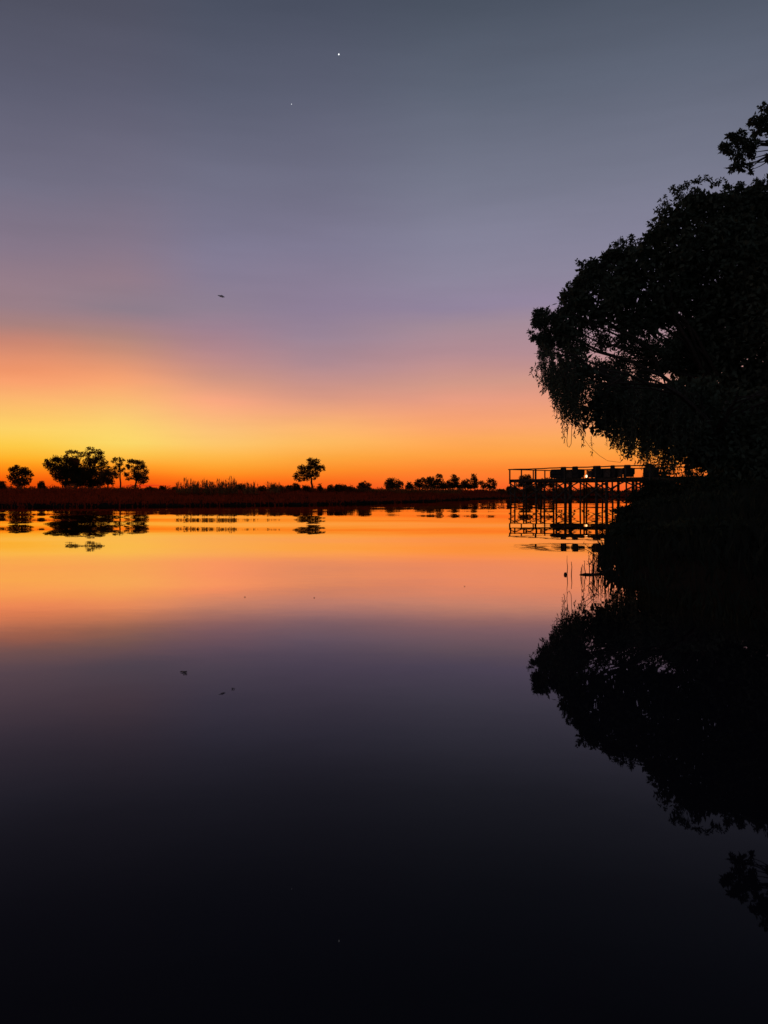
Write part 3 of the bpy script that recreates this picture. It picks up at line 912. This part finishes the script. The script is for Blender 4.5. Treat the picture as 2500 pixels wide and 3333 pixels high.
TF3 = [(i * 3 + k, i * 3 + (k + 1) % 3, i * 3 + 3 + (k + 1) % 3, i * 3 + 3 + k) for i in range(2) for k in range(3)]
def big_tree_B():
    Y0 = 31.0
    rng = np.random.default_rng(72)
    base = np.array((X(2330, Y0), Y0, .7))
    root = empty('weeping_tree', base, 'weeping tree whose long leafy strands hang down in front of the deck', 'tree', 'big trees on the right bank')
    core = [(2010, 1320, 80, 60), (2100, 1360, 100, 80), (2200, 1400, 110, 90), (2300, 1360, 150, 130), (2450, 1420, 170, 130), (2620, 1420, 200, 150), (2120, 1290, 60, 40), (2220, 1290, 80, 60),
            (1825, 1215, 42, 50, .3), (1865, 1290, 44, 50, .32), (1930, 1340, 50, 50, .5), (1900, 1215, 60, 50, .3), (1985, 1260, 60, 50, .5), (1850, 1160, 60, 40, .35), (1960, 1390, 40, 30, .4),
            (2260, 1465, 80, 45), (2420, 1530, 120, 70), (2560, 1560, 150, 80), (2340, 1500, 100, 60)]
    V1, cents = crown_quads(rng, core, Y0, .30, .16, 3.2, subs=18, subr=.46, depth=.8)
    # strands
    lowx = [1760, 1772, 1800, 1830, 1855, 1880, 1905, 1950, 2000, 2050, 2085, 2150, 2250, 2330]
    lowy = [1170, 1285, 1345, 1405, 1390, 1420, 1395, 1430, 1470, 1500, 1535, 1556, 1572, 1590]
    topx = [1760, 1800, 1850, 1950, 2050, 2300]
    topy = [1100, 1120, 1150, 1190, 1230, 1260]
    Q = []
    m2 = MB()
    m2_f = []
    for i in range(115):
        gx = 1768 + (2330 - 1768) * rng.random() ** 1.3
        gY = Y0 + rng.normal(0, 1.5)
        glen = abs(rng.normal(0, 45))
        sway = rng.normal(0, 14)
        for j in range(rng.integers(3, 10)):
            sx = gx + rng.normal(0, 9)
            y0 = np.interp(sx, topx, topy) + rng.uniform(0, 110)
            y1 = np.interp(sx, lowx, lowy) - glen - abs(rng.normal(0, 38)) + rng.uniform(-4, 12)
            if y1 - y0 < 30:
                y1 = y0 + rng.uniform(30, 80)
            Y = gY + rng.normal(0, .25)
            a, b = P(sx, y0, Y), P(sx + sway + rng.normal(0, 7), y1, Y)
            k = max(6, int(np.linalg.norm(b - a) / .05))
            tt = rng.random((k, 1)) ** rng.uniform(.7, 1.2)
            bow = np.array((rng.normal(0, .16), rng.normal(0, .16), 0))
            p = a * (1 - tt) + b * tt + bow * np.sin(tt * 3.1) + rng.normal(0, .035, (k, 3)) * (1.1 - tt)
            d = unit(np.array((0, 0, -.8)) + rng.normal(0, .65, (k, 3)))
            Q.append(leaf_quads(rng, p, d, rng.uniform(.08, .20, k), rng.uniform(.03, .07, k)))
            m2.tube([a, (a + b) / 2 + bow, b], [.010, .007, .003], 3)
            m2_f.append(TF3)
    # a few long single strands
    for sx, y0, y1 in [(1838, 1250, 1440), (1832, 1250, 1425), (1872, 1300, 1428), (1885, 1280, 1412), (1894, 1300, 1452), (1846, 1300, 1408), (1900, 1380, 1455), (1929, 1420, 1488)]:
        Y = Y0 + rng.normal(0, .8)
        a, b = P(sx - 4, y0, Y), P(sx, y1, Y)
        k = int(np.linalg.norm(b - a) / .04)
        tt = rng.random((k, 1))
        p = a * (1 - tt) + b * tt + rng.normal(0, .02, (k, 3))
        d = unit(np.array((0, 0, -1.0)) + rng.normal(0, .5, (k, 3)))
        Q.append(leaf_quads(rng, p, d, rng.uniform(.09, .17, k), rng.uniform(.03, .055, k)))
        m2.tube([a, (a + b) / 2, b], [.010, .007, .004], 3)
        m2_f.append(TF3)
    m = MB()
    fork = P(2320, 1420, Y0)
    m.tube(limb_path(rng, base - (0, 0, .4), fork, .03, 8), np.linspace(.42, .3, 8), 9)
    for sx in (1790, 1830, 1880, 1930, 1990, 2060, 2140, 2220, 2300, 2400, 2500, 2600):
        top = P(sx, np.interp(sx, topx, topy) + 15, Y0 + rng.normal(0, 1.2))
        pth = limb_path(rng, fork, top, .07, 8)
        m.tube(pth, np.linspace(.15, .025, 8), 6)
        for q in range(5):
            e = top + np.array((abs(rng.normal(0, .5)), rng.normal(0, .7), -abs(rng.normal(0, .4))))
            m.tube(limb_path(rng, pth[3 + q % 4], e, .1, 5), np.linspace(.04, .012, 5), 4)
    for a_, b_ in zip(m2.v, m2_f): m.add(a_, b_)
    m.build('trunk', M_bark, root)
    quads('crown', np.concatenate([V1] + Q), M_leaf, root)
    v = MB()
    Yv = Y0 - .6
    v.tube([P(x_, y_, Yv) for x_, y_ in [(1866, 1345), (1861, 1390), (1860, 1425), (1859, 1445), (1853, 1456), (1847, 1452), (1845, 1435), (1848, 1400), (1850, 1360)]], .011, 5)
    v.build('vine', M_bark, root)
    v = MB()
    v.tube([P(x_, y_, Yv) for x_, y_ in [(1896, 1380), (1902, 1430), (1920, 1455), (1950, 1482), (1978, 1500), (2020, 1505)]], .007, 5)
    v.build('vine', M_bark, root)
big_tree_B()

def big_tree_C():
    Y0 = 38.0
    rng = np.random.default_rng(73)
    base = np.array((X(2800, Y0), Y0, .7))
    root = empty('overhanging_tree', base, 'tall tree mostly outside the frame, one leafy bough reaching in at upper right', 'tree', 'big trees on the right bank')
    bough = [(2372, 482, 26, 20), (2355, 478, 14, 12), (2400, 450, 34, 24), (2390, 495, 26, 18), (2425, 470, 26, 26), (2440, 500, 24, 16), (2455, 470, 28, 24), (2395, 545, 22, 12, .9), (2420, 545, 26, 12, .9),
             (2375, 552, 14, 8, .8), (2410, 520, 22, 14), (2460, 420, 30, 26), (2490, 395, 30, 26), (2450, 392, 18, 14), (2500, 355, 28, 22), (2530, 420, 50, 50), (2560, 360, 50, 40), (2600, 450, 70, 60),
             (2505, 520, 14, 22), (2440, 555, 14, 10, .8)]
    V, cents = crown_quads(rng, bough, Y0, .20, .11, 3.0, subs=9, depth=.7)
    rest = [(2680, 420, 110, 90), (2800, 330, 150, 110), (2920, 420, 140, 110), (2850, 560, 150, 100), (2720, 560, 90, 60), (3000, 300, 130, 110)]
    V2, c2 = crown_quads(rng, rest, Y0, .42, .26, 2.2, subs=14)
    m = MB()
    fork = P(2800, 720, Y0)
    m.tube(limb_path(rng, base - (0, 0, .4), fork, .02, 9), np.linspace(.5, .3, 9), 9)
    for c in c2:
        m.tube(limb_path(rng, fork, c, .06, 7), np.linspace(.2, .05, 7), 6)
    elbow = P(2640, 470, Y0)
    m.tube(limb_path(rng, fork, elbow, .06, 7), np.linspace(.18, .1, 7), 6)
    for c in cents:
        m.tube(limb_path(rng, elbow, c, .05, 7), np.linspace(.06, .012, 7), 5)
    m.build('trunk', M_bark, root)
    quads('crown', np.concatenate([V, V2]), M_leaf, root)
big_tree_C()

# shrubs along the near right bank
S = [
 (53, 2135, 50, 1512, 'dense shrub on the right bank behind the far right end of the deck'),
 (47, 2150, 60, 1560, 'wide dark shrub where the deck meets the right bank'),
 (44, 2290, 110, 1545, 'broad shrub on the right bank beneath the huge tree'),
 (36, 2130, 95, 1590, 'rounded shrub on the water edge below the weeping tree'),
 (30, 2420, 190, 1560, 'large shrub under the weeping tree trunk'),
 (26, 2110, 110, 1640, 'leaning shrub over the water edge, halfway along the right bank'),
 (20, 2330, 230, 1610, 'thick shrub in the middle of the right bank'),
 (17, 2095, 110, 1680, 'shrub with trailing leaves on the water edge before the thick shrub'),
 (12.5, 2110, 130, 1700, 'low shrub at the water edge behind the fallen branch'),
 (11, 2420, 300, 1690, 'big shrub at the right edge of the picture, close to the camera'),
]
for k, (Y0, cx, rx, top, lb) in enumerate(S):
    gx = X(cx, Y0)
    gz = max(.05, right_height(gx, Y0))
    gb = HZ + (EYE - gz) * F / Y0
    mid_y = (top + gb) / 2
    ry = max(12, (gb - top) / 2)
    rngs = np.random.default_rng(300 + k)
    blobs = [(cx, mid_y, rx * .8, ry), (cx - rx * .5, mid_y + ry * .25, rx * .5, ry * .75), (cx + rx * .5, mid_y + ry * .1, rx * .55, ry * .9)]
    for j in range(7):
        blobs.append((cx + rngs.uniform(-.8, .8) * rx, mid_y + rngs.uniform(-.7, .6) * ry, rx * .34, ry * .42))
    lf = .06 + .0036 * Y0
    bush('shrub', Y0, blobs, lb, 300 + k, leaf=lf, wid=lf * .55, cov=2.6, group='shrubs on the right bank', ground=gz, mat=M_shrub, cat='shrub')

# ------------------------------------------------------------------ wooden deck
A0 = np.array((10.1, 62.0))
DIR = np.array((.614, -.789))
NRM = np.array((.789, .614))
LEN, WID = 18.2, 5.6
FZ = 1.98
def D(uu, vv, z=0.0):
    q = A0 + DIR * uu + NRM * vv
    return np.array((q[0], q[1], z))
def u_at(px, vv):
    lo, hi = -2.0, 40.0
    for _ in range(50):
        md = (lo + hi) / 2
        q = D(md, vv)
        if 1250 + q[0] / q[1] * F < px: lo = md
        else: hi = md
    return lo
RZ = math.atan2(DIR[1], DIR[0])
deck = empty('wooden_deck', D(0, 0, 0), 'raised wooden deck with railings standing on stilts over the water', 'deck')
m = MB()
nb = int(LEN / .15)
for i in range(nb):
    uc = (i + .5) * LEN / nb
    m.box(D(uc, WID / 2, FZ + .02 + .003 * ((i * 7) % 3)), (LEN / nb - .012, WID + .12, .04), RZ)
m.build('floor', M_wood, deck)
def bar(a, b, t, name, par=deck, mat=M_wood, seg=4):
    a, b = np.asarray(a), np.asarray(b)
    mm = MB()
    mm.tube([a, (a + b) / 2, b], t, seg)
    return mm.build(name, mat, par)
for vv in (.06, WID - .06):
    bar(D(0, vv, FZ - .10), D(LEN, vv, FZ - .10), .10, 'beam')
for uu in (.06, LEN * .25, LEN * .5, LEN * .75, LEN - .06):
    bar(D(uu, .17, FZ - .11), D(uu, WID - .17, FZ - .11), .075, 'joist')
rp = random.Random(8)
fu = [.1, .55, 1.5, 2.8, 3.6, 4.5, 5.6, 6.0, 7.0, 8.4, 9.3, 9.75, 10.9, 11.5, 12.0, 12.8, 13.4, 14.2, 15.6, 17.0]
for i, uu in enumerate(fu):
    th = (.12 if i in (6, 9, 10, 17) else .07) * rp.uniform(.9, 1.15)
    top = (FZ + .82 if i in (0, 2, 4, 6, 8, 10, 12) else FZ - .02)
    lean = rp.uniform(-.05, .05)
    mm = MB()
    mm.tube([D(uu + lean, .03, -.35), D(uu + lean * .5, .03, 1.0), D(uu, .03, FZ - .2)], [th, th * .96, th * .9], 8)
    mm.build('stilt', M_wood, deck)
    if i in (0, 3, 6, 9, 12, 15, 18):
        bar(D(uu, -.06, FZ - .25), D(uu, -.06, FZ + .83), .075 if i == 3 else .06, 'rail_post')
bu = [i * 1.55 + .25 for i in range(12)]
for i, uu in enumerate(bu):
    th = .075 * rp.uniform(.9, 1.2)
    lean = rp.uniform(-.06, .06)
    mm = MB()
    mm.tube([D(uu + lean, WID - .1, -.35), D(uu, WID - .1, 1.0), D(uu, WID - .1, FZ - .2)], [th, th * .95, th * .9], 8)
    mm.build('stilt', M_wood, deck)
for vv in (1.9, 3.7):
    for uu in (.1, 4.5, 8.9, 13.1):
        mm = MB()
        mm.tube([D(uu, vv, -.35), D(uu, vv, 1.0), D(uu, vv, FZ - .2)], [.08, .075, .07], 8)
        mm.build('stilt', M_wood, deck)
# diagonal braces between the front stilts and at the end
bays = [.1, 1.5, 3.0, 4.5, 5.8, 7.0, 8.4, 9.5, 10.9, 12.4, 13.8, 15.4, 17.0]
for i in range(0, 12):
    a, b = bays[i], bays[i + 1]
    j1, j2, j3 = rp.uniform(-.1, .1), rp.uniform(-.1, .1), rp.uniform(-.1, .1)
    if i not in (2, 7):
        bar(D(a, -.13, FZ - .25), D(b, -.13, 1.15 + j1), .05, 'brace')
    if i not in (5,):
        bar(D(b, -.21, FZ - .25), D(a, -.21, 1.15 + j2), .05, 'brace')
    if i % 2 == 0 or i in (3, 7):
        bar(D(a, -.13, 1.1 + j3), D(b, -.13, .25), .045, 'brace')
    if i % 2 == 1 or i in (4, 8):
        bar(D(b, -.21, 1.1 + j2), D(a, -.21, .25), .045, 'brace')
for i in (0, 2, 3, 5, 7, 9):
    bar(D(bu[i], WID, FZ - .25), D(bu[i + 1], WID, .7), .055, 'brace')
    bar(D(bu[i + 1], WID + .08, FZ - .25), D(bu[i], WID + .08, .7), .055, 'brace')
for i in range(0, 3):
    bar(D(.02, 1.9 * i + .1, FZ - .25), D(.02, 1.9 * (i + 1) - .1, .6), .04, 'brace')
# railings
mm = MB()
mm.tube([D(-.05 + (LEN + .05) * q / 26, -.06 + rp.uniform(-.012, .012), FZ + .85 + rp.uniform(-.018, .018)) for q in range(27)], .042, 6)
mm.build('handrail', M_wood, deck)
bar(D(-.02, -.02, FZ + .85), D(-.02, WID, FZ + .85), .042, 'handrail')
bar(D(0, WID, FZ + .85), D(LEN, WID, FZ + .85), .042, 'handrail')
for vv in (1.45, 2.9, 4.35, WID):
    bar(D(-.02, vv, FZ - .15), D(-.02, vv, FZ + .83), .055, 'rail_post')
for uu in [1.6 + i * 1.75 for i in range(10)]:
    bar(D(uu, WID, FZ - .15), D(uu, WID, FZ + .83), .055, 'rail_post')

# furniture
FT = FZ + .046
def armchair(uu, vv, rz, label, k=1.0):
    o = D(uu, vv, FT)
    root = empty('armchair', o, label, 'armchair', 'armchairs on the deck')
    root.rotation_euler = (0, 0, rz)
    def part(name, c, s, mat, bev=.03, par=root):
        mm = MB()
        mm.box(c, s, 0, 1.0, bev)
        me_o = mm.build(name, mat)
        me_o.parent = par
        return me_o
    part('base', (0, 0, .175), (.72 * k, .62, .27), M_fabric)
    part('seat', (0, -.03, .37), (.56 * k, .58, .12), M_fabric, .045)
    part('backrest', (0, .27, .60), (.60 * k, .14, .58), M_fabric, .05)
    for s in (-1, 1):
        part('arm', (s * .36 * k, 0, .45), (.13, .64, .46), M_fabric, .04)
        for q in (-1, 1):
            part('leg', (s * .32 * k, q * .25, .02), (.05, .05, .04), M_wood, .005)
    return root
def side_table(uu, vv, rz, w, h, label, d=.5):
    o = D(uu, vv, FT)
    root = empty('table', o, label, 'table', 'tables on the deck')
    root.rotation_euler = (0, 0, rz)
    def part(name, c, s, mat, bev=.01):
        mm = MB()
        mm.box(c, s, 0, 1.0, bev)
        q = mm.build(name, mat)
        q.parent = root
    part('tabletop', (0, 0, h - .02), (w, d, .04), M_wood)
    part('shelf', (0, 0, .12), (w - .1, d - .08, .03), M_wood, .004)
    part('panel', (0, -d / 2 + .05, h * .5), (w - .13, .02, h - .1), M_wood, .004)
    for a in (-1, 1):
        for b in (-1, 1):
            part('leg', (a * (w / 2 - .035), b * (d / 2 - .035), (h - .04) / 2), (.05, .05, h - .04), M_wood, .004)
    return root
def sofa(uu, vv, rz, w, label):
    o = D(uu, vv, FT)
    root = empty('sofa', o, label, 'sofa', 'sofas on the deck')
    root.rotation_euler = (0, 0, rz)
    def part(name, c, s, mat, bev=.04):
        mm = MB()
        mm.box(c, s, 0, 1.0, bev)
        q = mm.build(name, mat)
        q.parent = root
    part('base', (0, 0, .175), (w, .7, .27), M_fabric)
    for a in (-1, 1):
        part('seat', (a * w * .245, -.03, .37), (w * .48, .62, .11), M_fabric)
        part('backrest', (a * w * .245, .30, .53), (w * .48, .14, .40), M_fabric)
        part('arm', (a * (w / 2 + .045), 0, .36), (.09, .70, .48), M_fabric)
        for b in (-1, 1):
            part('leg', (a * (w / 2 - .07), b * .27, .02), (.05, .05, .04), M_wood, .005)
    return root
FACE = RZ + math.pi       # backrests toward the water
def chair_px(px, vv, label, k=1.0, dr=0.0):
    return armchair(u_at(px, vv), vv, FACE + dr, label, k)
sofa(u_at(1818, 1.0), 1.0, FACE, 1.0, 'low sofa at the left end of the furniture on the deck')
chair_px(1838, .55, 'first high backed armchair from the left, beside the low sofa', .72, dr=0.35)
side_table(u_at(1858, .5), .5, RZ, .55, .60, 'small table between the first two armchairs on the deck')
chair_px(1881, .55, 'second armchair from the left, next to the glowing lantern', dr=-0.18)
sofa(u_at(1850, 2.4), 2.4, FACE, 2.0, 'long sofa behind the first two armchairs on the deck')
side_table(u_at(1926, .5), .5, RZ, .34, .56, 'narrow table right of the glowing lantern')
chair_px(1948, .55, 'third armchair from the left, right of the glowing lantern', dr=0.22)
sofa(u_at(1972, 2.0), 2.0, FACE, 1.6, 'sofa behind the third and fourth armchairs')
side_table(u_at(1982, .5), .5, RZ, .60, .64, 'table between the third and fourth armchairs')
chair_px(2005, .6, 'fourth armchair from the left on the deck', .8, dr=-0.4)
side_table(u_at(2025, .5), .5, RZ, .4, .66, 'table right of the fourth armchair')
chair_px(2046, .6, 'fifth armchair from the left, partly behind hanging leaves', .8, dr=0.3)
chair_px(2120, .7, 'last armchair, near the bank end of the deck')

def lantern():
    vv = .9
    uu = u_at(1909, vv)
    o = D(uu, vv, FT)
    root = empty('lantern', o, 'small glowing lantern standing in the gap between the armchairs', 'lantern')
    mm = MB().lathe([(.07, 0), (.085, .01), (.085, .04), (.06, .05)], o)
    mm.build('base', M_metal, root)
    mm = MB().lathe([(.02, .055), (.055, .08), (.075, .14), (.07, .20), (.045, .25), (.02, .265)], o)
    mm.build('globe', M_bulb, root, True)
    mm = MB().lathe([(.06, .268), (.03, .30), (.012, .33)], o)
    mm.build('cap', M_metal, root)
    mm = MB()
    mm.tube([o + np.array((.09 * math.cos(t_), 0, .20 + .20 * math.sin(t_))) for t_ in np.linspace(-.6, math.pi + .6, 12)], .006, 5)
    mm.build('handle', M_metal, root)
lantern()

# ------------------------------------------------------------------ near the fallen branch, at the edge of the right bank
def fallen_branch():
    Y0 = 9.3
    rng = np.random.default_rng(81)
    root = empty('fallen_branch', (X(1915, Y0), Y0, 0), 'dead branch lying on the water, running out from the right bank', 'branch')
    m = MB()
    m.tube([P(1887, 1871, Y0), P(1905, 1868, Y0 + .02), P(1930, 1870, Y0), P(1960, 1868, Y0 + .1), P(1990, 1850, Y0 + .2)], [.006, .012, .014, .017, .02], 7)
    m.build('log', M_dead, root)
    m = MB()
    for pts in [[(1918, 1868), (1917, 1845), (1914, 1822), (1922, 1802)], [(1918, 1840), (1930, 1822), (1937, 1806)], [(1950, 1864), (1948, 1830), (1930, 1795), (1900, 1766)],
                [(1935, 1810), (1915, 1792), (1885, 1778)], [(1906, 1868), (1902, 1842), (1904, 1826)], [(1893, 1869), (1892, 1850), (1895, 1838)], [(1932, 1868), (1934, 1838), (1945, 1815), (1960, 1800)],
                [(1940, 1866), (1950, 1836), (1962, 1818)]]:
        n_ = len(pts)
        yy_ = Y0 + rng.normal(0, .06)
        m.tube([P(x_, y_, yy_) + rng.normal(0, .004, 3) for x_, y_ in pts], np.linspace(.006, .0025, n_), 5)
    m.build('twigs', M_dead, root)
    c = []
    for (x_, y_) in [(1925, 1805), (1940, 1808), (1918, 1830), (1960, 1802), (1905, 1770), (1930, 1795), (1950, 1825), (1975, 1820), (1990, 1812), (1938, 1822), (1965, 1838)]:
        p = P(x_, y_, Y0) + rng.normal(0, .025, (10, 3))
        c.append(leaf_quads(rng, p, unit(np.array((.3, 0, -.5)) + rng.normal(0, .6, (10, 3))), rng.uniform(.025, .05, 10), rng.uniform(.006, .013, 10)))
    quads('withered_leaves', np.concatenate(c), M_wgrass, root)
fallen_branch()

def water_reed(pxs_, Y0, top, label, seed, n_=6, spread=6):
    rng = np.random.default_rng(seed)
    root = empty('water_reed', (X(pxs_, Y0), Y0, 0), label, 'reeds', 'reeds in the shallow water')
    m = MB()
    Q = []
    for i in range(n_):
        x0 = pxs_ + rng.normal(0, spread)
        y0 = Y0 + rng.normal(0, .1)
        a = np.array((X(x0, y0), y0, -.1))
        b = P(x0 + rng.normal(0, spread * .8), top + abs(rng.normal(0, 18)), y0)
        mid_ = (a + b) / 2 + rng.normal(0, .008, 3)
        m.tube([a, mid_, b], [.0045, .0035, .0015], 5)
        if i % 2 == 0:
            d = unit(np.array((rng.normal(0, .5), 0, .8)))
            Q.append(leaf_quads(rng, mid_.reshape(1, 3), d.reshape(1, 3), np.array([.12]), np.array([.009])))
    m.build('stem', M_wgrass, root)
    if Q:
        quads('blade', np.concatenate(Q), M_wgrass, root)
    return root
water_reed(1936, 9.5, 1778, 'reed tuft standing behind the fallen branch', 1, 10, 9)
water_reed(1895, 9.1, 1838, 'short reed tuft at the tip of the fallen branch', 2, 4, 4)
water_reed(1962, 9.8, 1740, 'taller reed tuft against the right bank behind the fallen branch', 3, 14, 9)
def stalk(px, top, label, knob):
    Y0 = 9.3
    root = empty('water_stalk', (X(px, Y0), Y0, 0), label, 'plant stalk', 'two stalks in the shallow water')
    m = MB()
    m.tube([P(px + .5, 1880, Y0), P(px, 1868, Y0), P(px + 1.5, 1845, Y0), P(px - .5, 1828, Y0), P(px, top, Y0)], [.005, .005, .004, .003, .0015], 6)
    m.build('stem', M_wgrass, root)
    if knob:
        m = MB()
        c = P(px - 6, 1872, Y0)
        m.lathe([(.004, -.035), (.016, -.025), (.02, 0), (.015, .025), (.004, .035)], c, 10)
        m.tube([c + np.array((0, 0, .01)), P(px, 1862, Y0)], .003, 5)
        m.build('pod', M_dead, root, True)
stalk(1846, 1808, 'left thin stalk in the water, with a dark pod at its foot', True)
stalk(1860, 1832, 'right thin stalk in the water, bare and shorter', False)

# ------------------------------------------------------------------ floating leaves, bird, stars
def floating_leaf(px, py, w, label, seed):
    Y = EYE * F / (py - HZ)
    rng = np.random.default_rng(seed)
    n_ = 14
    c = np.array((X(px, Y), Y, .003))
    vs = []
    for i in range(n_):
        t_ = 2 * math.pi * i / n_
        r = w * .5 * (1 + .18 * rng.normal())
        vs.append((c[0] + r * math.cos(t_), c[1] + r * math.sin(t_) * .5, .003 + .003 * abs(math.sin(t_ * 1.5 + seed))))
    vs.append((c[0], c[1], .006))
    fs = [(i, (i + 1) % n_, n_) for i in range(n_)]
    v2 = [(x_, y_, z_ - .002) for x_, y_, z_ in vs]
    m = MB()
    m.add(np.array(vs) - c, fs)
    m.add(np.array(v2) - c, [(b, a, c_) for a, b, c_ in fs])
    m.add(np.array(vs[:n_] + v2[:n_]) - c, [(i, i + n_, (i + 1) % n_ + n_, (i + 1) % n_) for i in range(n_)])
    o = m.build('floating_leaf', M_lily)
    o.location = tuple(float(q) for q in c)
    tag(o, label, 'leaf', 'leaves floating on the river')
floating_leaf(598, 2188, .036, 'biggest floating leaf, on the dark water in the lower left', 1)
floating_leaf(603, 2194, .022, 'small leaf touching the biggest floating leaf', 2)
floating_leaf(797, 1944, .014, 'floating speck of leaf left of the middle of the pale water', 3)
floating_leaf(1023, 1946, .014, 'floating speck of leaf near the middle of the pale water', 4)
floating_leaf(1512, 1909, .014, 'floating speck of leaf left of the two stalks', 5)
floating_leaf(759, 2243, .015, 'tiny dark shape added for the bird reflection, right of the biggest leaf', 6)  # no leaf: dark sliver added in place of the bird's mirror image

def bird():
    Y = 120.0
    s = Y / F
    c = P(719, 964, Y)
    root = empty('bird', c, 'dark bird flying high over the river', 'bird')
    m = MB()
    d = np.array((1.0, .1, -.28))
    d /= np.linalg.norm(d)
    prof = [(-.52, .01), (-.45, .05), (-.38, .07), (-.3, .06), (-.15, .12), (0, .15), (.15, .13), (.3, .08), (.42, .06), (.55, .04)]
    m.tube([c + d * t_ for t_, r in prof], [r for t_, r in prof], 10)
    m.build('body', M_bird, root, True)
    for sgn in (-1, 1):
        m = MB()
        if sgn < 0:
            sp = [(-.10, 0, .04), (-.02, .03, .16), (.18, .05, .08), (.42, .04, -.08), (.62, .02, -.16)]
        else:
            sp = [(-.10, 0, .02), (.05, -.25, -.06), (.22, -.5, -.22), (.40, -.7, -.36), (.52, -.8, -.42)]
        chord = [.30, .32, .26, .18, .04]
        top_, bot = [], []
        for (a, b, z_), ch in zip(sp, chord):
            p = c + np.array((a, b, z_))
            ax = np.array((.55, .6 * sgn * -1, .25))
            ax /= np.linalg.norm(ax)
            top_ += [p - ax * ch * .4 + (0, 0, .012), p + ax * ch * .6 + (0, 0, .012)]
            bot += [p - ax * ch * .4 - (0, 0, .012), p + ax * ch * .6 - (0, 0, .012)]
        k = len(top_)
        fs = []
        for i in range(0, k - 2, 2):
            fs += [(i, i + 1, i + 3, i + 2), (k + i, k + i + 2, k + i + 3, k + i + 1), (i, i + 2, k + i + 2, k + i), (i + 1, k + i + 1, k + i + 3, i + 3)]
        fs += [(0, k, k + 1, 1), (k - 2, k - 1, 2 * k - 1, 2 * k - 2)]
        m.add(top_ + bot, fs)
        m.build('wing', M_bird, root)
bird()

def star(px, py, r, label):
    Y = 6000.0
    m = MB()
    prof = [(r * math.sin(t_), -r * 1.25 * math.cos(t_)) for t_ in np.linspace(.05, math.pi - .05, 9)]
    m.lathe(prof, (0, 0, 0), 12)
    o = m.build('star', M_star, None, True)
    o.location = tuple(float(q) for q in P(px, py, Y))
    tag(o, label, 'star', 'stars')
star(1103, 177, 5.0, 'bright evening star high in the sky, the larger one')
star(949, 339, 2.2, 'faint star below and left of the bright one')
